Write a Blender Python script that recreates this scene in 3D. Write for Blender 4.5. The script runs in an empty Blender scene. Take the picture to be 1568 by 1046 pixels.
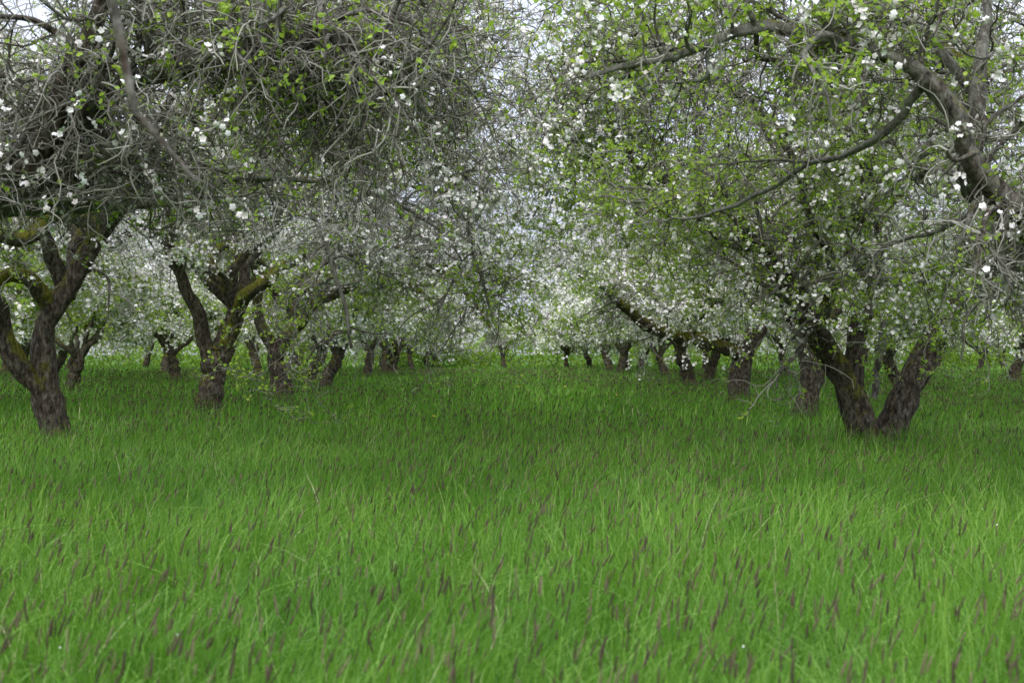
import bpy, math, time
import numpy as np
from mathutils import Vector
T0=time.time()
scene=bpy.context.scene

# ------------------------------------------------------------------ materials
def newmat(name):
    m=bpy.data.materials.new(name); m.use_nodes=True
    nt=m.node_tree; nt.nodes.clear()
    return m,nt
def N(nt,t,**kw):
    n=nt.nodes.new(t)
    for k,v in kw.items(): setattr(n,k,v)
    return n
def ramp(nt,stops,interp='LINEAR'):
    r=N(nt,'ShaderNodeValToRGB'); e=r.color_ramp.elements
    r.color_ramp.interpolation=interp
    while len(e)<len(stops): e.new(0.5)
    for i,(p,c) in enumerate(stops):
        e[i].position=p; e[i].color=(c[0],c[1],c[2],1)
    return r
def attr(nt,name):
    return N(nt,'ShaderNodeAttribute',attribute_name=name)

def leafy(name,stops,transl,rough=0.5,spec=0.3,tcol=1.3,patch=None):
    m,nt=newmat(name); L=nt.links.new
    a=attr(nt,'v'); r=ramp(nt,stops); L(a.outputs['Fac'],r.inputs[0])
    col=r.outputs[0]
    if patch:
        g=N(nt,'ShaderNodeNewGeometry'); nz=N(nt,'ShaderNodeTexNoise'); nz.inputs['Scale'].default_value=patch[0]; nz.inputs['Detail'].default_value=2
        L(g.outputs['Position'],nz.inputs['Vector'])
        rr=ramp(nt,[(0.35,patch[1]),(0.65,patch[2])]); L(nz.outputs[0],rr.inputs[0])
        mx=N(nt,'ShaderNodeMix',data_type='RGBA',blend_type='MULTIPLY'); mx.inputs[0].default_value=1
        L(col,mx.inputs[6]); L(rr.outputs[0],mx.inputs[7]); col=mx.outputs[2]
    p=N(nt,'ShaderNodeBsdfPrincipled'); p.inputs['Roughness'].default_value=rough
    p.inputs['Specular IOR Level'].default_value=spec
    L(col,p.inputs['Base Color'])
    o=N(nt,'ShaderNodeOutputMaterial')
    if transl<=0:
        L(p.outputs[0],o.inputs[0]); return m
    t=N(nt,'ShaderNodeBsdfTranslucent')
    g2=N(nt,'ShaderNodeMix',data_type='RGBA',blend_type='MULTIPLY'); g2.inputs[0].default_value=1
    L(col,g2.inputs[6]); g2.inputs[7].default_value=(tcol,tcol,tcol*0.8,1)
    L(g2.outputs[2],t.inputs['Color'])
    ms=N(nt,'ShaderNodeMixShader'); ms.inputs[0].default_value=transl
    L(p.outputs[0],ms.inputs[1]); L(t.outputs[0],ms.inputs[2])
    L(ms.outputs[0],o.inputs[0])
    return m

M_leaf=leafy('apple_leaf',[(0,(0.18,0.30,0.03)),(0.6,(0.32,0.47,0.05)),(1,(0.48,0.60,0.09))],0.38)
M_flower=leafy('apple_blossom',[(0,(0.80,0.72,0.68)),(0.35,(0.89,0.86,0.81)),(1,(0.93,0.92,0.88))],0.0,0.7,0.1,1.0)
M_grass=leafy('meadow_grass_blades',[(0,(0.050,0.145,0.012)),(0.4,(0.108,0.262,0.022)),(0.7,(0.178,0.375,0.036)),(0.95,(0.31,0.49,0.095)),(1,(0.50,0.52,0.27))],0.34,0.42,0.38,1.3,
   patch=(0.5,(0.93,0.97,0.95),(1.07,1.03,1.0)))
M_seed=leafy('foxtail_seed_head',[(0,(0.05,0.033,0.028)),(0.6,(0.11,0.08,0.055)),(1,(0.19,0.17,0.09))],0.0,0.8,0.1)
M_yellow=leafy('dandelion_petal',[(0,(0.75,0.6,0.02)),(1,(0.8,0.7,0.03))],0.0)

def bark():
    m,nt=newmat('lichen_bark'); L=nt.links.new
    a=attr(nt,'v'); g=N(nt,'ShaderNodeNewGeometry')
    mp=N(nt,'ShaderNodeMapping'); mp.inputs['Scale'].default_value=(1,1,0.35)
    L(g.outputs['Position'],mp.inputs[0])
    n1=N(nt,'ShaderNodeTexNoise'); n1.inputs['Scale'].default_value=26; n1.inputs['Detail'].default_value=6; n1.inputs['Roughness'].default_value=0.65
    L(mp.outputs[0],n1.inputs['Vector'])
    base=ramp(nt,[(0.32,(0.014,0.011,0.008)),(0.48,(0.062,0.047,0.035)),(0.7,(0.21,0.175,0.135))]); L(n1.outputs[0],base.inputs[0])
    n2=N(nt,'ShaderNodeTexNoise'); n2.inputs['Scale'].default_value=11; n2.inputs['Detail'].default_value=5; n2.inputs['Roughness'].default_value=0.7
    L(g.outputs['Position'],n2.inputs['Vector'])
    lic=ramp(nt,[(0.35,(0.12,0.115,0.095)),(0.6,(0.27,0.265,0.225)),(0.8,(0.44,0.44,0.38))]); L(n1.outputs[0],lic.inputs[0])
    add=N(nt,'ShaderNodeMath',operation='MULTIPLY_ADD'); L(a.outputs['Fac'],add.inputs[0]); add.inputs[1].default_value=0.42; L(n2.outputs[0],add.inputs[2])
    f=N(nt,'ShaderNodeMapRange'); f.inputs[1].default_value=0.53; f.inputs[2].default_value=0.78; L(add.outputs[0],f.inputs[0])
    mx=N(nt,'ShaderNodeMix',data_type='RGBA'); L(f.outputs[0],mx.inputs[0]); L(base.outputs[0],mx.inputs[6]); L(lic.outputs[0],mx.inputs[7])
    n3=N(nt,'ShaderNodeTexNoise'); n3.inputs['Scale'].default_value=4.2; n3.inputs['Detail'].default_value=6; n3.inputs['Roughness'].default_value=.7
    L(g.outputs['Position'],n3.inputs['Vector'])
    sx=N(nt,'ShaderNodeSeparateXYZ'); L(g.outputs['Normal'],sx.inputs[0])
    m1=N(nt,'ShaderNodeMath',operation='MULTIPLY_ADD'); L(sx.outputs[2],m1.inputs[0]); m1.inputs[1].default_value=0.24; L(n3.outputs[0],m1.inputs[2])
    ms=attr(nt,'moss')
    m2=N(nt,'ShaderNodeMath',operation='MULTIPLY_ADD'); L(ms.outputs['Fac'],m2.inputs[0]); m2.inputs[1].default_value=0.34; L(m1.outputs[0],m2.inputs[2])
    f2=N(nt,'ShaderNodeMapRange'); f2.inputs[1].default_value=0.72; f2.inputs[2].default_value=0.87; L(m2.outputs[0],f2.inputs[0])
    mossc=ramp(nt,[(0.35,(0.05,0.052,0.009)),(0.55,(0.15,0.145,0.02)),(0.75,(0.27,0.25,0.04))]); L(n1.outputs[0],mossc.inputs[0])
    mx2=N(nt,'ShaderNodeMix',data_type='RGBA'); L(f2.outputs[0],mx2.inputs[0]); L(mx.outputs[2],mx2.inputs[6]); L(mossc.outputs[0],mx2.inputs[7])
    p=N(nt,'ShaderNodeBsdfPrincipled'); p.inputs['Roughness'].default_value=0.9; p.inputs['Specular IOR Level'].default_value=0.15
    L(mx2.outputs[2],p.inputs['Base Color'])
    b=N(nt,'ShaderNodeBump'); b.inputs['Strength'].default_value=1.0; b.inputs['Distance'].default_value=0.04
    L(n1.outputs[0],b.inputs['Height']); L(b.outputs[0],p.inputs['Normal'])
    o=N(nt,'ShaderNodeOutputMaterial'); L(p.outputs[0],o.inputs[0])
    return m
M_bark=bark()
def twigmat():
    m,nt=newmat('lichen_twig'); L=nt.links.new
    a=attr(nt,'v'); r=ramp(nt,[(0.4,(0.075,0.066,0.052)),(0.7,(0.20,0.19,0.155)),(1,(0.42,0.41,0.345))]); L(a.outputs['Fac'],r.inputs[0])
    p=N(nt,'ShaderNodeBsdfDiffuse'); L(r.outputs[0],p.inputs['Color'])
    o=N(nt,'ShaderNodeOutputMaterial'); L(p.outputs[0],o.inputs[0])
    return m
M_twig=twigmat()

def groundmat():
    m,nt=newmat('meadow_soil'); L=nt.links.new
    g=N(nt,'ShaderNodeNewGeometry')
    n1=N(nt,'ShaderNodeTexNoise'); n1.inputs['Scale'].default_value=1.2; n1.inputs['Detail'].default_value=8
    L(g.outputs['Position'],n1.inputs['Vector'])
    r=ramp(nt,[(0.3,(0.03,0.07,0.012)),(0.7,(0.08,0.17,0.025))]); L(n1.outputs[0],r.inputs[0])
    p=N(nt,'ShaderNodeBsdfPrincipled'); p.inputs['Roughness'].default_value=0.95; p.inputs['Specular IOR Level'].default_value=0.1
    L(r.outputs[0],p.inputs['Base Color'])
    o=N(nt,'ShaderNodeOutputMaterial'); L(p.outputs[0],o.inputs[0])
    return m
M_ground=groundmat()

# ------------------------------------------------------------------ mesh builder
class Builder:
    def __init__(s):
        s.v=[];s.f=[];s.m=[];s.a=[];s.ms=[];s.n=0
    def add(s,verts,faces,mat,val,moss=None):
        verts=verts.reshape(-1,3)
        s.v.append(verts.astype(np.float32)); s.f.append(faces+s.n); s.m.append(np.full(len(faces),mat,np.int32))
        s.a.append(np.broadcast_to(val,(len(verts),)).astype(np.float32))
        s.ms.append(np.zeros(len(verts),np.float32) if moss is None else np.broadcast_to(moss,(len(verts),)).astype(np.float32))
        s.n+=len(verts)
    def mesh(s,name,mats,smooth=True):
        me=bpy.data.meshes.new(name)
        V=np.concatenate(s.v); me.vertices.add(len(V)); me.vertices.foreach_set('co',V.ravel())
        loops=np.concatenate([f.ravel() for f in s.f]).astype(np.int32)
        tot=np.concatenate([np.full(len(f),f.shape[1],np.int32) for f in s.f])
        st=np.zeros(len(tot),np.int32); st[1:]=np.cumsum(tot)[:-1]
        me.loops.add(len(loops)); me.loops.foreach_set('vertex_index',loops)
        me.polygons.add(len(tot)); me.polygons.foreach_set('loop_start',st)
        me.polygons.foreach_set('material_index',np.concatenate(s.m))
        me.polygons.foreach_set('use_smooth',np.full(len(tot),smooth))
        me.update(calc_edges=True)
        at=me.attributes.new('v','FLOAT','POINT'); at.data.foreach_set('value',np.concatenate(s.a))
        at=me.attributes.new('moss','FLOAT','POINT'); at.data.foreach_set('value',np.concatenate(s.ms))
        for m in mats: me.materials.append(m)
        return me

def nrm(a): return a/(np.linalg.norm(a,axis=-1,keepdims=True)+1e-9)

def tubes(B,P,R,k,mat,val,rng,bump=0.0,moss=None):
    n,S,_=P.shape
    T=np.empty_like(P); T[:,1:-1]=P[:,2:]-P[:,:-2]; T[:,0]=P[:,1]-P[:,0]; T[:,-1]=P[:,-1]-P[:,-2]; T=nrm(T)
    U=np.cross(T[:,0],rng.normal(size=(n,3))); U=nrm(U)
    ang=np.arange(k)*2*np.pi/k
    V=np.empty((n,S,k,3))
    lob=rng.uniform(0,6.28,(n,3)) 
    for i in range(S):
        U=nrm(U-T[:,i]*np.sum(U*T[:,i],-1,keepdims=True)); W=np.cross(T[:,i],U)
        r=R[:,i][:,None]*np.ones((n,k))
        if bump>0:
            r=r*(1+bump*(0.55*np.sin(2*ang[None]+lob[:,:1]+i*0.22)+0.45*np.sin(3*ang[None]+lob[:,1:2]-i*0.35)+0.4*np.sin(5*ang[None]+lob[:,2:3]+i*0.1))+bump*0.35*rng.normal(size=(n,k)))
        V[:,i]=P[:,i][:,None]+r[...,None]*(np.cos(ang)[None,:,None]*U[:,None]+np.sin(ang)[None,:,None]*W[:,None])
    idx=np.arange(n*S*k).reshape(n,S,k)
    a=idx[:,:-1]; b=idx[:,1:]
    F=np.stack([a,np.roll(a,-1,2),np.roll(b,-1,2),b],-1).reshape(-1,4)
    vv=np.broadcast_to(np.asarray(val).reshape(-1,1,1) if np.ndim(val)==1 else (np.asarray(val)[...,None] if np.ndim(val)==2 else val),(n,S,k)).ravel()
    mm=None if moss is None else np.broadcast_to(np.asarray(moss).reshape(n,1,1),(n,S,k)).ravel()
    B.add(V,F,mat,vv,mm)

def scatter(B,tv,tf,pos,nor,scale,mat,val,rng):
    n=len(pos)
    nor=nrm(nor); u=nrm(np.cross(nor,rng.normal(size=(n,3)))); w=np.cross(nor,u)
    s=np.asarray(scale).reshape(-1,1,1)
    V=pos[:,None]+s*(tv[None,:,0:1]*u[:,None]+tv[None,:,1:2]*w[:,None]+tv[None,:,2:3]*nor[:,None])
    F=(tf[None]+(np.arange(n)*len(tv))[:,None,None]).reshape(-1,tf.shape[1])
    B.add(V,F,mat,np.repeat(val,len(tv)))

def flower_t():
    v=[(0,0,0)];f=[]
    for i in range(5):
        a=i*2*math.pi/5; c=len(v)
        for (r,da,z) in ((0.78,-0.58,0.34),(1.0,0.0,0.55),(0.78,0.58,0.34)):
            v.append((r*math.cos(a+da),r*math.sin(a+da),z))
        f.append((0,c,c+1,c+2))
    return np.array(v,float),np.array(f)
def leaf_t():
    v=np.array([(0,0,0),(0.34,0.35,0.10),(0.28,0.75,0.06),(0,1.1,-0.12),(-0.28,0.75,0.06),(-0.34,0.35,0.10)],float)
    return v,np.array([(0,1,2,3),(0,3,4,5)])
FT=flower_t(); LT=leaf_t()

def resample(pts,n,rng,wob=0.0):
    pts=np.array(pts,float)
    m=len(pts); ext=np.vstack([2*pts[0]-pts[1],pts,2*pts[-1]-pts[-2]])
    out=[]
    for i in range(m-1):
        p0,p1,p2,p3=ext[i:i+4]
        for t in np.linspace(0,1,12,endpoint=False):
            out.append(0.5*((2*p1)+(-p0+p2)*t+(2*p0-5*p1+4*p2-p3)*t*t+(-p0+3*p1-3*p2+p3)*t**3))
    out.append(pts[-1]); out=np.array(out)
    d=np.r_[0,np.cumsum(np.linalg.norm(np.diff(out[:,:3],axis=0),axis=1))]
    s=np.linspace(0,d[-1],n)
    res=np.stack([np.interp(s,d,out[:,j]) for j in range(4)],1)
    if wob>0:
        w=rng.normal(size=(n,3)); w=(w+np.roll(w,1,0)+np.roll(w,2,0))/2
        k=np.clip(np.arange(n)/4,0,1)[:,None]
        res[:,:3]+=w*wob*k
    res[:,3]=np.maximum(res[:,3],0.004)
    return res,d[-1]

def grow(start,d,length,S,wig,droop,rng,zmin=0.75,up=0.0):
    n=len(start); P=np.empty((n,S+1,3)); P[:,0]=start; d=nrm(d); step=(length/S)[:,None]
    mom=rng.normal(size=(n,3))*wig
    zmin=np.broadcast_to(zmin,(n,))
    for i in range(S):
        mom=0.45*mom+rng.normal(size=(n,3))*wig
        t=(i+1)/S
        d=d+mom; d[:,2]+=-droop*(0.25+t)+up*(1-t)
        low=P[:,i,2]<zmin+0.3
        d[low,2]=np.maximum(d[low,2],-0.02+0.15*rng.uniform(size=low.sum()))
        d=nrm(d); P[:,i+1]=P[:,i]+d*step
    return P

def spawn(P,R,L,count,t0,t1,rng,spread,along,upb):
    n,S,_=P.shape
    pi=rng.choice(n,count,p=L/L.sum()); t=rng.uniform(t0,t1,count)*(S-1-1e-4)
    i=t.astype(int); fr=(t-i)[:,None]
    p=P[pi,i]*(1-fr)+P[pi,i+1]*fr
    tan=nrm(P[pi,i+1]-P[pi,i])
    r=R[pi,i]*(1-fr[:,0])+R[pi,i+1]*fr[:,0]
    perp=nrm(np.cross(tan,rng.normal(size=(count,3))))
    d=nrm(tan*along+perp*spread+np.array([0,0,upb]))
    return p,d,r,t/(S-1),pi

NP=30
def build_tree(name,seed,limbs,n2=170,n3=1700,n4=15000,blossom=0.25,leaf=0.3,droop=0.13,auto=4,fork=(0,0,1.3),height=5.6,reach=4.6,fs=1.0,l2=(0.9,2.1),tw=1.0,moss=1.0,l3=(0.35,1.1),low=2.0,lowfrac=.15,t0=.26,blz=(.4,1.0)):
    rng=np.random.default_rng(seed); B=Builder()
    Ls=[];PP=[];RR=[];mo=[];child=[]
    for k,lb in enumerate(limbs):
        pts,mossv,ch=lb
        r,l=resample(pts,NP,rng,0.02)
        PP.append(r[:,:3]);RR.append(r[:,3]);Ls.append(l);mo.append(mossv);child.append(ch)
    fk=np.array(fork,float)
    for j in range(auto):
        a=(j+rng.uniform(-0.3,0.3))*2*math.pi/auto+seed
        upr=rng.uniform(0,1)
        re=reach*(0.55+0.45*(1-upr))*rng.uniform(0.85,1.1); top=height*(0.62+0.38*upr)*rng.uniform(0.9,1.05)
        dx,dy=math.cos(a),math.sin(a); ox,oy=-dy,dx
        b=rng.normal(size=5)*0.42
        r0=rng.uniform(0.06,0.095)
        dz=top-fk[2]
        pts=[(*fk,r0*1.15),
             (fk[0]+dx*re*0.10+ox*b[0]*.4,fk[1]+dy*re*0.10+oy*b[0]*.4,fk[2]+dz*0.22,r0),
             (fk[0]+dx*re*0.26+ox*b[1],fk[1]+dy*re*0.26+oy*b[1],fk[2]+dz*(0.5+.1*b[4]),r0*.8),
             (fk[0]+dx*re*0.5+ox*b[2],fk[1]+dy*re*0.5+oy*b[2],fk[2]+dz*(0.85+.12*b[0]),r0*.58),
             (fk[0]+dx*re*0.75+ox*b[4],fk[1]+dy*re*0.75+oy*b[4],fk[2]+dz*(0.78+0.2*upr),r0*.4),
             (fk[0]+dx*re+ox*b[3],fk[1]+dy*re+oy*b[3],fk[2]+dz*(0.5+0.5*upr),r0*.16)]
        r,l=resample(pts,NP,rng,0.05)
        PP.append(r[:,:3]);RR.append(r[:,3]);Ls.append(l);mo.append(0.5*moss);child.append(1)
    P1=np.array(PP);R1=np.array(RR);L1=np.array(Ls);mo=np.array(mo)
    lv=np.clip((0.11-R1)/0.09,0,1)*0.65*np.where(mo<0,.35,1)[:,None]
    tubes(B,P1,R1*(1+0.07*rng.normal(size=R1.shape)),16,0,lv,rng,0.13,mo)
    ch=np.array(child,float); keep=ch>0
    Pc,Rc,Lc=P1[keep],R1[keep],L1[keep]*ch[keep]
    p,d,r,t,_=spawn(Pc,Rc,Lc,n2,t0,1.0,rng,1.0,0.6,0.4)
    len2=rng.uniform(*l2,n2)*(1.05-0.3*t)
    zm=np.where((rng.uniform(size=n2)<lowfrac)|(p[:,2]<low),.7,rng.uniform(low-.2,low+.6,n2))
    P2=grow(p,d,len2,12,0.21,droop,rng,up=0.05,zmin=zm)
    r0=np.minimum(r*0.6,rng.uniform(0.014,0.036,n2)); R2=r0[:,None]*np.linspace(1,0.3,13)[None]
    tubes(B,P2,R2,5,0,rng.uniform(.2,.75,n2),rng,0.0,np.full(n2,0.1))
    p,d,r,t,pi=spawn(P2,R2,len2,n3,0.08,1.0,rng,1.0,0.7,0.12)
    len3=rng.uniform(*l3,n3)
    P3=grow(p,d,len3,9,0.32,droop*1.2,rng,zmin=zm[pi]-.35)
    r0=np.minimum(r*0.75,rng.uniform(0.006,0.0105,n3)*tw); R3=r0[:,None]*np.linspace(1,0.42,10)[None]
    tubes(B,P3,R3,4,3,rng.uniform(0.4,1.0,n3),rng)
    p,d,r,t,_=spawn(P3,R3,len3,n4,0.08,1.0,rng,1.0,0.7,0.1)
    len4=rng.uniform(0.06,0.34,n4)*rng.uniform(0.4,1.1,n4)
    P4=grow(p,d,len4,3,0.36,0.08,rng,zmin=0.6)
    R4=(rng.uniform(0.0032,0.0058,n4)*tw)[:,None]*np.linspace(1,0.6,4)[None]
    tubes(B,P4,R4,3,3,rng.uniform(0.4,1.0,n4),rng)
    q=P4[:,-1]; ph=rng.uniform(0,6.28,6)
    z=np.sin(q[:,0]*1.5+ph[0])+np.sin(q[:,1]*1.7+ph[1])+np.sin(q[:,2]*2.1+ph[2])+0.8*np.sin(q[:,0]*3.7+q[:,2]*3+ph[3])+.7*np.sin(q[:,0]*7+q[:,1]*6+q[:,2]*8)
    zz=1/(1+np.exp(-2.0*z))*np.clip((q[:,2]-blz[0])/(blz[1]-blz[0]),0,1)
    bl=rng.uniform(size=n4)<blossom*2*zz
    c=q[bl]; per=5
    pos=np.repeat(c,per,0)+rng.normal(size=(len(c)*per,3))*0.027*fs
    nor=rng.normal(size=pos.shape)+np.array([0,0,0.5])
    scatter(B,*FT,pos,nor,rng.uniform(0.017,0.028,len(pos))*fs,2,rng.uniform(0,1,len(pos)),rng)
    z2=1/(1+np.exp(-1.4*(np.sin(q[:,0]*1.9+ph[4])+np.sin(q[:,2]*1.5+ph[5])+np.sin(q[:,1]*2+ph[1]))))
    lf=rng.uniform(size=n4)<leaf*2*z2
    c=np.concatenate([q[lf],P4[lf][:,1]]); per=3
    pos=np.repeat(c,per,0)+rng.normal(size=(len(c)*per,3))*0.012*fs
    nor=rng.normal(size=pos.shape)+np.array([0,0,0.6])
    scatter(B,*LT,pos,nor,rng.uniform(0.024,0.050,len(pos))*fs,1,np.clip(rng.normal(0.5,0.25,len(pos)),0,1),rng)
    return B.mesh(name,[M_bark,M_leaf,M_flower,M_twig])

CAMZ=1.4
def S(s,rows):
    """rows: (u right, v above eye level, depth offset m, diameter) in survey units of s metres -> metres"""
    return [(u*s,dy,CAMZ+v*s,w*s*0.5) for (u,v,dy,w) in rows]
def put(me,x,y,rot=0,sc=1,name='apple_tree'):
    o=bpy.data.objects.new(name,me); scene.collection.objects.link(o)
    o.location=(x,y,0); o.rotation_euler=(0,0,rot); o.scale=(sc,sc,sc)
    return o

# ---- left row, first visible tree (D 14.5)
s=.0083
L1=[(S(s,[(8,-172,0,64),(2,-130,0,48),(-3,-105,0,43),(-18,-40,0,40),(-14,20,0,38),(2,70,0,35),(35,130,0,32),(72,188,0,27),(108,235,0,23),(140,300,.2,18),(150,380,.4,13),(190,470,.6,6)]),.45,.3),
 (S(s,[(-8,-75,0,28),(-38,-30,-.2,28),(-60,30,-.4,27),(-62,90,-.7,25),(-95,150,-1,20),(-170,200,-1.4,14),(-300,230,-2,5)]),.7,.8),
 (S(s,[(-2,62,0,26),(-25,112,-.3,24),(-60,104,-.6,23),(-105,88,-.9,21),(-170,110,-1.3,15),(-270,170,-1.6,5)]),1.15,.25),
 (S(s,[(50,155,0,24),(66,195,-.2,22),(25,205,-.5,22),(-12,165,-.8,22),(-60,180,-1.1,17),(-160,250,-1.4,7)]),1.15,.25),
 (S(s,[(70,185,0,24),(125,240,-.4,21),(200,295,-.8,18),(300,345,-1.2,15),(420,380,-1.6,12),(540,350,-1.8,9),(640,280,-2,4)]),.3,1.9),
 (S(s,[(20,105,0,24),(45,230,.5,20),(20,330,.8,16),(60,440,1,12),(110,560,1,5)]),.5,.8),
 (S(s,[(120,270,0,18),(190,380,.3,15),(300,470,.5,13),(430,540,.6,10),(560,560,.6,7),(680,500,.7,4)]),.3,1.8),
 (S(s,[(300,345,-1.2,10),(380,290,-1.4,9),(430,190,-1.5,8),(460,90,-1.6,6),(485,0,-1.6,4)]),.1,1.1),
 (S(s,[(540,350,-1.8,8),(600,260,-1.8,7),(650,150,-1.8,5),(670,50,-1.8,3)]),.1,.9),
 (S(s,[(100,225,0,20),(180,270,1,17),(290,300,1.8,14),(420,290,2.3,10),(560,230,2.6,6),(620,150,2.7,3)]),.3,1.2)]
me=build_tree('apple_tree_mesh_a',11,L1,n2=280,n3=2600,n4=22000,blossom=.30,leaf=.27,auto=3,fork=(.1,.1,2.1),height=7.2,reach=4.8,low=2.7,lowfrac=.06,t0=.36,blz=(1.7,2.6))
put(me,-5.82,14.5)

# ---- left row second (D 21.8)
s=.0125
L2=[(S(s,[(-6,-114,0,46),(-4,-74,0,36),(2,-30,0,33),(14,20,0,29)]),.45,0),
 (S(s,[(2,-25,0,22),(-18,50,-.2,21),(-30,95,-.4,18),(-50,150,-.6,16),(-95,210,-.9,12),(-160,260,-1.2,4)]),.5,.8),
 (S(s,[(10,0,0,25),(32,40,0,23),(52,80,-.3,21),(85,100,-.7,20),(125,125,-1,18),(165,146,-1.3,15),(225,160,-1.8,11),(310,140,-2.2,8),(390,90,-2.4,6),(430,30,-2.5,3)]),1.1,1.2),
 (S(s,[(12,10,0,22),(34,80,.3,18),(40,130,.5,16),(24,190,.6,13),(60,280,.8,9),(80,400,.9,3)]),.3,.9),
 (S(s,[(38,130,.5,12),(110,220,.8,10),(200,300,1,8),(300,360,1.1,6),(380,350,1.2,3)]),.4,1.3)]
me=build_tree('apple_tree_mesh_b',22,L2,n2=210,n3=1900,n4=16000,blossom=.46,leaf=.34,auto=5,fork=(.35,.2,2.3),height=7.4,reach=4.9,fs=1.2,tw=1.2,low=2.8,lowfrac=.1,t0=.42,blz=(1.2,2.0))
put(me,-5.74,21.8)

# ---- left third (D 29)
s=.0166
L3=[(S(s,[(2,-84,0,42),(2,-50,0,31),(-6,-5,0,28),(12,30,0,23)]),.4,0),
 (S(s,[(-4,0,0,20),(-22,30,-.2,18),(-32,65,-.3,16),(-26,100,-.4,13),(-45,150,-.6,10),(-90,190,-.9,4)]),.8,.9),
 (S(s,[(10,25,0,22),(34,52,0,20),(60,80,-.3,18),(100,95,-.6,16),(150,110,-1,12),(220,90,-1.4,8),(270,40,-1.6,4)]),1,1.2)]
me=build_tree('apple_tree_mesh_c',33,L3,n2=160,n3=1500,n4=12000,blossom=.46,leaf=.38,auto=5,fork=(.3,.1,2.2),height=7.2,reach=5.0,fs=1.4,tw=1.4,low=2.7,lowfrac=.15,t0=.4)
put(me,-5.9,29)

# ---- right row, first visible (D 13.6), V trunk
s=.0078
R1=[(S(s,[(-8,-182,0,70),(-16,-125,0,50),(-40,-50,0,43),(-78,8,0,37),(-108,50,-.2,32),(-160,118,-.5,25),(-215,165,-.9,17),(-260,210,-1.3,10),(-320,215,-1.6,7),(-380,180,-1.9,4)]),.6,1.0),
 (S(s,[(-34,-60,0,32),(-24,30,.1,31),(4,105,.2,34),(-10,190,.3,29),(-38,260,.4,24),(-20,340,.5,18),(-30,440,.6,13),(10,560,.6,5)]),.2,.9),
 (S(s,[(14,-182,.05,58),(34,-90,.05,42),(72,-12,.1,38),(106,40,.2,32),(160,100,.3,25),(225,165,.3,18),(330,220,.2,12),(440,230,0,4)]),.3,.8),
 (S(s,[(2,-70,.1,10),(14,0,.15,9),(24,45,.2,7),(60,60,.3,4)]),.1,.2),
 (S(s,[(-90,30,-.1,20),(-80,120,-.5,17),(-130,190,-1,14),(-180,290,-1.4,10),(-260,360,-1.7,4)]),.8,.8),
 (S(s,[(-38,260,.4,18),(-110,350,.6,16),(-220,430,.8,13),(-350,480,.9,10),(-460,470,1,7),(-540,390,1,3)]),.3,1.8),
 (S(s,[(-120,60,-.2,16),(-180,170,.6,14),(-270,270,1.3,12),(-380,330,1.8,9),(-480,300,2.1,6),(-530,220,2.2,3)]),.3,1.2),
 (S(s,[(-100,40,-.2,12),(-160,85,-.8,10),(-100,105,-1.4,8),(-20,100,-1.6,7),(50,90,-1.7,4)]),.3,.8),
 (S(s,[(-8,195,.3,22),(50,260,.1,18),(90,340,-.2,14),(160,420,-.5,9),(240,450,-.8,4)]),.2,.8)]
me=build_tree('apple_tree_mesh_d',47,R1,n2=260,n3=2500,n4=21000,blossom=.24,leaf=.55,auto=3,fork=(0,.2,2.2),height=7.0,reach=4.4,low=2.4,lowfrac=.05,t0=.33,blz=(1.3,2))
put(me,4.34,13.6)

# ---- right second (D 21.5)
s=.0123
R2=[(S(s,[(-8,-114,0,46),(-2,-75,0,36),(6,-30,0,33),(-8,20,0,28),(-20,50,0,24),(-40,110,-.2,18),(-60,200,-.3,14),(-40,300,-.4,4)]),.35,1),
 (S(s,[(2,-10,0,22),(40,50,.3,19),(90,110,.6,14),(150,150,1,10),(230,140,1.3,4)]),.5,1)]
me=build_tree('apple_tree_mesh_e',58,R2,n2=180,n3=1700,n4=14000,blossom=.42,leaf=.42,auto=5,fork=(-.25,.1,2.1),height=7.0,reach=4.9,fs=1.2,tw=1.2,low=2.6,lowfrac=.1,t0=.33)
put(me,5.6,21.5)

# ---- right third (D 28)
s=.0161
R3=[(S(s,[(0,-87,0,42),(0,-50,0,32),(8,0,0,29),(30,45,0,26),(20,90,0,19),(40,160,.2,13),(20,240,.3,4)]),.35,1),
 (S(s,[(4,-5,0,21),(-50,18,-.4,19),(-120,28,-.8,18),(-170,55,-1.2,15),(-210,90,-1.6,10),(-255,110,-2,4)]),.95,.7)]
me=build_tree('apple_tree_mesh_f',69,R3,n2=160,n3=1500,n4=12000,blossom=.44,leaf=.42,auto=5,fork=(.4,.1,2.1),height=7.0,reach=4.9,fs=1.4,tw=1.4,low=2.6,lowfrac=.12)
put(me,5.6,28)

# ---- trees beside the camera, trunks just outside the view
s=.0046
R0=[(S(s,[(0,-304,0,110),(-10,-200,0,90),(-30,-60,0,80),(-60,30,0,74)]),.3,0),
 (S(s,[(-50,10,0,60),(-160,90,0,54),(-390,115,-.1,48),(-530,165,-.1,43),(-560,220,-.1,38),(-635,290,-.1,34),(-660,360,-.2,30),(-720,425,-.2,25),(-830,458,-.2,21),(-950,480,-.3,17),(-1080,440,-.3,12),(-1220,400,-.4,5)]),.3,1.3),
 (S(s,[(-400,118,0,38),(-480,170,.1,36),(-560,220,.2,32),(-610,260,.2,30),(-595,340,.3,28),(-570,450,.4,23),(-560,560,.5,14),(-600,700,.6,6)]),.1,.6),
 (S(s,[(-570,430,.6,16),(-680,540,.5,13),(-850,600,.4,11),(-1050,620,.3,8),(-1250,560,.3,4)]),.1,1.2),
 (S(s,[(-700,412,-.2,14),(-760,330,.4,11),(-850,300,.9,9),(-960,250,1.3,7),(-1060,240,1.6,3)]),.1,.4)]
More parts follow.
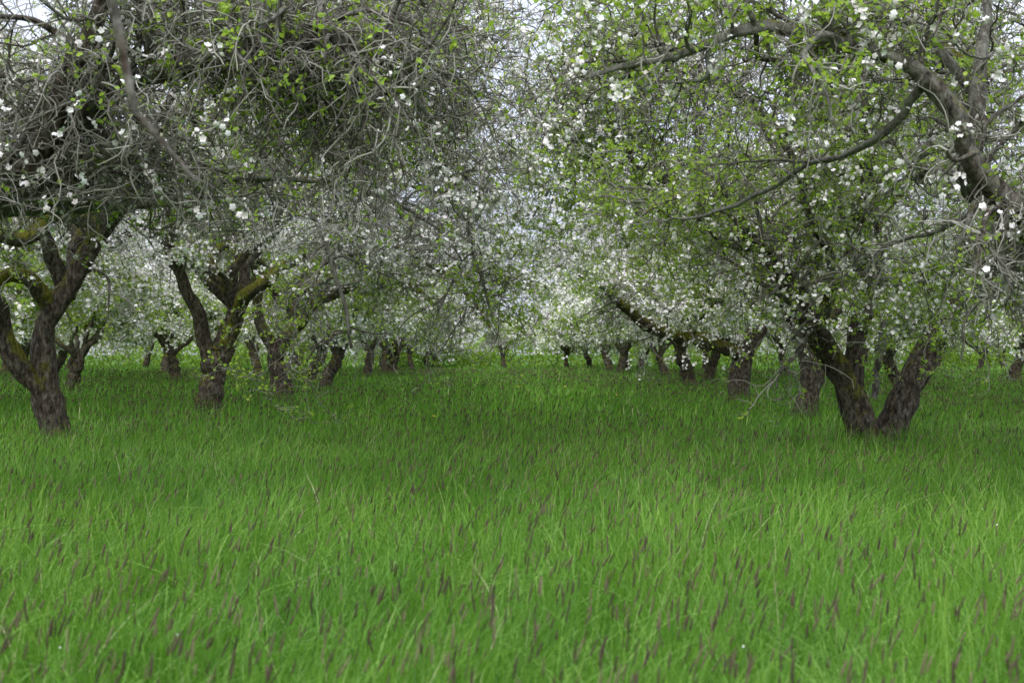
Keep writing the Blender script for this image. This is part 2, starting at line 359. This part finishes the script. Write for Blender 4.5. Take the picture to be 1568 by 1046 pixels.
me=build_tree('apple_tree_mesh_g',71,R0,n2=160,n3=1600,n4=13500,blossom=.06,leaf=.24,auto=4,fork=(-.2,0,1.7),height=5.8,reach=3.7,droop=.12,l2=(.6,1.4),l3=(.25,.75),low=2.6,lowfrac=.05)
put(me,6.1,8.0)
L0=[(S(s,[(0,-304,0,110),(10,-200,0,90),(30,-60,0,80),(60,30,0,74)]),.3,0),
 (S(s,[(50,10,0,60),(260,110,-.1,52),(420,170,-.1,44),(560,230,-.2,38),(640,290,-.2,36),(690,400,-.3,31),(740,500,-.3,26),(770,620,-.3,18),(850,750,-.2,6)]),-.1,.25),
 (S(s,[(55,25,.1,56),(300,180,.1,42),(520,265,0,36),(680,340,0,31),(780,410,-.1,27),(930,450,-.2,23),(1060,468,-.2,19),(1150,440,-.1,13),(1230,350,0,5)]),.2,1.9),
 (S(s,[(780,410,-.1,18),(860,500,.9,15),(980,580,1.4,12),(1120,580,1.8,9),(1280,500,2.1,4)]),.2,1.4),
 (S(s,[(500,200,-.2,20),(600,235,.5,17),(720,260,1.2,14),(860,330,1.8,11),(1000,330,2.2,5)]),.2,.5),
 (S(s,[(60,30,0,50),(300,330,-1.2,26),(700,440,-2.8,14),(1000,400,-4.2,8),(1088,270,-4.8,5.5),(1106,191,-4.8,5.2),(1115,165,-4.8,5),(1124,128,-4.8,4.5),(1138,108,-4.8,3.5),(1158,104,-4.8,2)]),-.1,0.12)]
me=build_tree('apple_tree_mesh_h',83,L0,n2=220,n3=2600,n4=23000,blossom=.03,leaf=.11,auto=2,fork=(.2,.2,1.7),height=5.8,reach=4.0,droop=.18,l2=(.7,1.7),l3=(.3,1.0),low=2.3,lowfrac=.06,t0=.32)
put(me,-6.2,8.0)

# ---- generic old apple tree meshes for the rest of the orchard
gen=[]
for i in range(3):
    rg=np.random.default_rng(100+i); lx=rg.uniform(-.5,.5)
    tr=[([(0,0,-.1,.34),(0.02,0,.25,.24),(lx*.3,0.05,.8,.20),(lx,.05,1.3,.18),(lx*1.1,.1,1.6,.12)],.4,0)]
    gen.append(build_tree('apple_tree_mesh_%s'%'ijk'[i],200+i,tr,n2=150,n3=1200,n4=7000,blossom=.60,leaf=.58,auto=7,fork=(lx,.05,1.3),height=6.2,reach=4.8,fs=2.2,tw=1.9,l2=(.9,2.2),low=1.5,lowfrac=.38,droop=.17))
rg=np.random.default_rng(5)
bg=bpy.data.objects.new('distant_apple_trees',None); scene.collection.objects.link(bg)
for row,x0 in enumerate([-6,5.9,-13,13,-20.5,20.5,-28,28]):
    for k in range(10 if row<2 else 7):
        y=36+7.4*k if row<2 else 19+8.8*k+rg.uniform(-1.5,1.5)
        drop=rg.uniform()<.1
        if y>92 or abs(x0)>0.55*y+4 or (drop and y>50): continue
        x=x0+rg.uniform(-1.1,1.1)
        if row<2: x+=math.copysign(.5,x0)
        o=put(gen[rg.integers(3)],x,y+rg.uniform(-1.4,1.4),rg.uniform(0,6.28),rg.uniform(.85,1.1))
        if y>60: 
            o.name='background_tree'; o.parent=bg
for x in np.arange(-57,58,5.2):
    o=put(gen[rg.integers(3)],x+rg.uniform(-1.5,1.5),84+rg.uniform(-2,2),rg.uniform(0,6.28),rg.uniform(.8,1.15) if abs(x)>6 else .75,'background_tree'); o.parent=bg
print('trees',time.time()-T0)

# ---- hedge at the end of the orchard
rng=np.random.default_rng(9); B=Builder()
n=90000
x=rng.uniform(-80,80,n); hh=3.4+0.8*np.sin(x*.31)+.5*np.sin(x*.9+1)+.3*np.sin(x*2.3)
z=rng.uniform(0,1,n)**.8*hh; y=93+rng.normal(size=n)*1.2+2*np.sin(x*.2)
scatter(B,*LT,np.stack([x,y,z],1),rng.normal(size=(n,3))+[0,-.5,.5],rng.uniform(.13,.28,n),0,rng.uniform(0,.6,n),rng)
st=rng.uniform(-80,80,500); P=grow(np.stack([st,93+2*np.sin(st*.2)+rng.normal(size=500)*.6,np.zeros(500)],1),np.tile([0,0,1.],(500,1)),rng.uniform(1,2.2,500),5,.15,0,rng,zmin=-5)
tubes(B,P,np.full((500,6),.03),4,1,.3,rng)
o=bpy.data.objects.new('hedge',B.mesh('hedge_mesh',[M_leaf,M_bark])); scene.collection.objects.link(o)

# ------------------------------------------------------------------ ground
bpy.ops.mesh.primitive_grid_add(x_subdivisions=40,y_subdivisions=40,size=900,location=(0,300,0))
g=bpy.context.object; g.name='ground'; g.data.materials.append(M_ground)

# ------------------------------------------------------------------ grass
def wob(x,y,sd,f):
    r=np.random.default_rng(sd); o=0
    for i in range(7):
        a=r.uniform(0,6.28); k=f*r.uniform(.6,1.9); o=o+np.sin(k*(x*math.cos(a)+y*math.sin(a))+r.uniform(0,6.28))
    return o/2.6
def sample(n,d0,d1,pw,rng,tan=.62):
    u=rng.uniform(size=n); e=2-pw
    D=(d0**e+u*(d1**e-d0**e))**(1/e)
    return rng.uniform(-1,1,n)*(tan*D+.8),D
def blades(B,x,y,h,w,seg,rng,lean=.3,boost=0):
    n=len(x)
    ang=rng.uniform(0,6.28,n); f=rng.uniform(.3,1.1,n)
    wx=.22+.22*wob(x,y,3,1.6)+.25*wob(x,y,13,9); wy=.15*wob(x,y,4,1.8)+.2*wob(x,y,14,9)
    cx=np.cos(ang)*f+wx*.55; cy=np.sin(ang)*f+wy
    le=lean*rng.uniform(.2,1.8,n)
    t=np.linspace(0,1,seg+1)[None]
    off=(h*le)[:,None]*(t*.3+t**2.6*1.0)
    zz=h[:,None]*(t-.32*(le*f)[:,None]*t**3)
    cen=np.stack([x[:,None]+cx[:,None]*off,y[:,None]+cy[:,None]*off,zz],-1)
    fa=ang+rng.uniform(-1.2,1.2,n)+1.57
    sd=np.stack([np.cos(fa),np.sin(fa),rng.normal(size=n)*.3],-1)[:,None]
    ww=w[:,None]*(1-t**2.2*.93)*.5
    V=np.stack([cen-sd*ww[...,None],cen+sd*ww[...,None]],2)
    idx=np.arange(n*(seg+1)*2).reshape(n,seg+1,2)
    F=np.stack([idx[:,:-1,0],idx[:,:-1,1],idx[:,1:,1],idx[:,1:,0]],-1).reshape(-1,4)
    val=np.clip(.46+boost+.08*wob(x,y,7,1.3)+.12*wob(x,y,8,7.)+rng.normal(size=n)*.25,0,.95)
    dead=rng.uniform(size=n)<.02; val[dead]=1
    B.add(V,F,0,np.repeat(val,(seg+1)*2))
rng=np.random.default_rng(1); B=Builder()
x,y=sample(300000,1.6,16,1.15,rng)
h=(.40+.03*wob(x,y,5,.8)+.045*wob(x,y,21,6.0)+.06*wob(x,y,23,14.))*rng.uniform(.4,1.3,len(x))
blades(B,x,y,h,np.maximum(.0042,.0008*y)*rng.uniform(.5,1.7,len(x)),5,rng,.40)
x,y=sample(170000,14,100,1.3,rng)
h=(.40+.04*wob(x,y,5,.8)+.05*wob(x,y,22,4))*rng.uniform(.55,1.25,len(x))
blades(B,x,y,h,.001*y*rng.uniform(.6,1.5,len(x)),3,rng)
x,y=sample(26000,1.6,14,1.0,rng)
blades(B,x,y,rng.uniform(.40,.60,len(x)),np.maximum(.0006*y,rng.uniform(.004,.008,len(x))),7,rng,.85,.15)
# seed heads
x,y=sample(46000,1.8,60,1.05,rng)
cl=wob(x,y,31,.7)+rng.normal(size=len(x))*.9; k=cl>-.4; x=x[k];y=y[k]; n=len(x)
d=np.stack([rng.normal(size=n)*.13+.14,rng.normal(size=n)*.14,np.ones(n)],1)
Ps=grow(np.stack([x,y,np.zeros(n)],1),d,rng.uniform(.44,.66,n),5,.03,0,rng,zmin=-9)
wd=np.maximum(1,y/11)
tubes(B,Ps,.0012*np.ones((n,6))*wd[:,None],3,0,.5,rng)
tip=Ps[:,-1]; hd=nrm(Ps[:,-1]-Ps[:,-2]+np.array([.01,0,0]))
hl=rng.uniform(.035,.08,n)[:,None]
Ph=np.stack([tip+hd*hl*q for q in (0,.15,.5,.85,1.0)],1)
tubes(B,Ph,(.0033*wd*rng.uniform(.8,1.25,n))[:,None]*np.array([.3,.9,1,.75,.15])[None],4,1,rng.uniform(0,1,n),rng)
o=bpy.data.objects.new('meadow_grass',B.mesh('meadow_grass_mesh',[M_grass,M_seed])); scene.collection.objects.link(o)
B=Builder(); x,y=sample(160,2.5,30,1.2,rng); n=len(x)
scatter(B,*LT,np.stack([x,y,rng.uniform(.34,.44,n)],1),rng.normal(size=(n,3))+[0,0,1.5],rng.uniform(.006,.012,n)*np.maximum(1,y/14),0,rng.uniform(.4,1,n),rng)
o=bpy.data.objects.new('fallen_petals',B.mesh('fallen_petals_mesh',[M_flower])); scene.collection.objects.link(o)
B=Builder(); x=np.array([-1.1,2.2,1.4]);y=np.array([16,24,30.]); n=3
c=np.stack([x,y,np.full(n,.5)],1)
for k in range(4): scatter(B,*FT,c,np.tile([0,-.3,1.],(n,1)),np.full(n,.026),0,rng.uniform(0,1,n),rng)
tubes(B,np.stack([c*[1,1,0],c*[1,1,.5]+[.01,0,0],c],1),np.full((n,3),.003),4,1,.6,rng)
o=bpy.data.objects.new('dandelion',B.mesh('dandelion_mesh',[M_yellow,M_grass])); scene.collection.objects.link(o)
print('grass',time.time()-T0)

# ------------------------------------------------------------------ light (overcast: CIE-like sky, brighter overhead)
EL,AZ=math.radians(46),math.radians(200)
w=bpy.data.worlds.new('World'); scene.world=w; w.use_nodes=True; nt=w.node_tree; nt.nodes.clear(); L=nt.links.new
sky=N(nt,'ShaderNodeTexSky',sky_type='NISHITA'); sky.sun_disc=False; sky.sun_elevation=EL; sky.sun_rotation=AZ
tc=N(nt,'ShaderNodeTexCoord'); nz=N(nt,'ShaderNodeTexNoise'); nz.inputs['Scale'].default_value=2.5; nz.inputs['Detail'].default_value=5
L(tc.outputs['Generated'],nz.inputs['Vector'])
mr=N(nt,'ShaderNodeMapRange'); mr.inputs[1].default_value=.35; mr.inputs[2].default_value=.65; mr.inputs[3].default_value=.75; mr.inputs[4].default_value=.96; L(nz.outputs[0],mr.inputs[0])
sp=N(nt,'ShaderNodeSeparateXYZ'); L(tc.outputs['Generated'],sp.inputs[0])
el=N(nt,'ShaderNodeMapRange'); el.inputs[1].default_value=0; el.inputs[2].default_value=1; el.inputs[3].default_value=.8; el.inputs[4].default_value=3.7; L(sp.outputs[2],el.inputs[0])
cm=N(nt,'ShaderNodeVectorMath',operation='SCALE'); cm.inputs[0].default_value=(4.9,5.2,6.2); L(el.outputs[0],cm.inputs['Scale'])
mx=N(nt,'ShaderNodeMix',data_type='RGBA'); L(mr.outputs[0],mx.inputs[0]); L(sky.outputs[0],mx.inputs[6]); L(cm.outputs[0],mx.inputs[7])
b=N(nt,'ShaderNodeBackground'); b.inputs[1].default_value=.15; L(mx.outputs[2],b.inputs[0])
o=N(nt,'ShaderNodeOutputWorld'); L(b.outputs[0],o.inputs[0])
sl=bpy.data.lights.new('sun','SUN'); sl.energy=1.9; sl.angle=math.radians(60); sl.color=(1,.94,.84)
so=bpy.data.objects.new('sun',sl); scene.collection.objects.link(so)
dv=Vector((math.sin(AZ)*math.cos(EL),math.cos(AZ)*math.cos(EL),math.sin(EL)))
so.rotation_euler=dv.to_track_quat('Z','Y').to_euler()

# ------------------------------------------------------------------ camera
cd=bpy.data.cameras.new('camera'); cam=bpy.data.objects.new('camera',cd); scene.collection.objects.link(cam)
cd.lens=40; cd.sensor_width=36; cd.clip_start=.05; cd.clip_end=2000
cam.location=(0,0,CAMZ); cam.rotation_euler=(math.radians(90+.56),0,0)
cd.dof.use_dof=True; cd.dof.focus_distance=14; cd.dof.aperture_fstop=3.2
scene.camera=cam
scene.view_settings.view_transform='Standard'; scene.view_settings.look='None'; scene.view_settings.exposure=0
print('done',time.time()-T0)
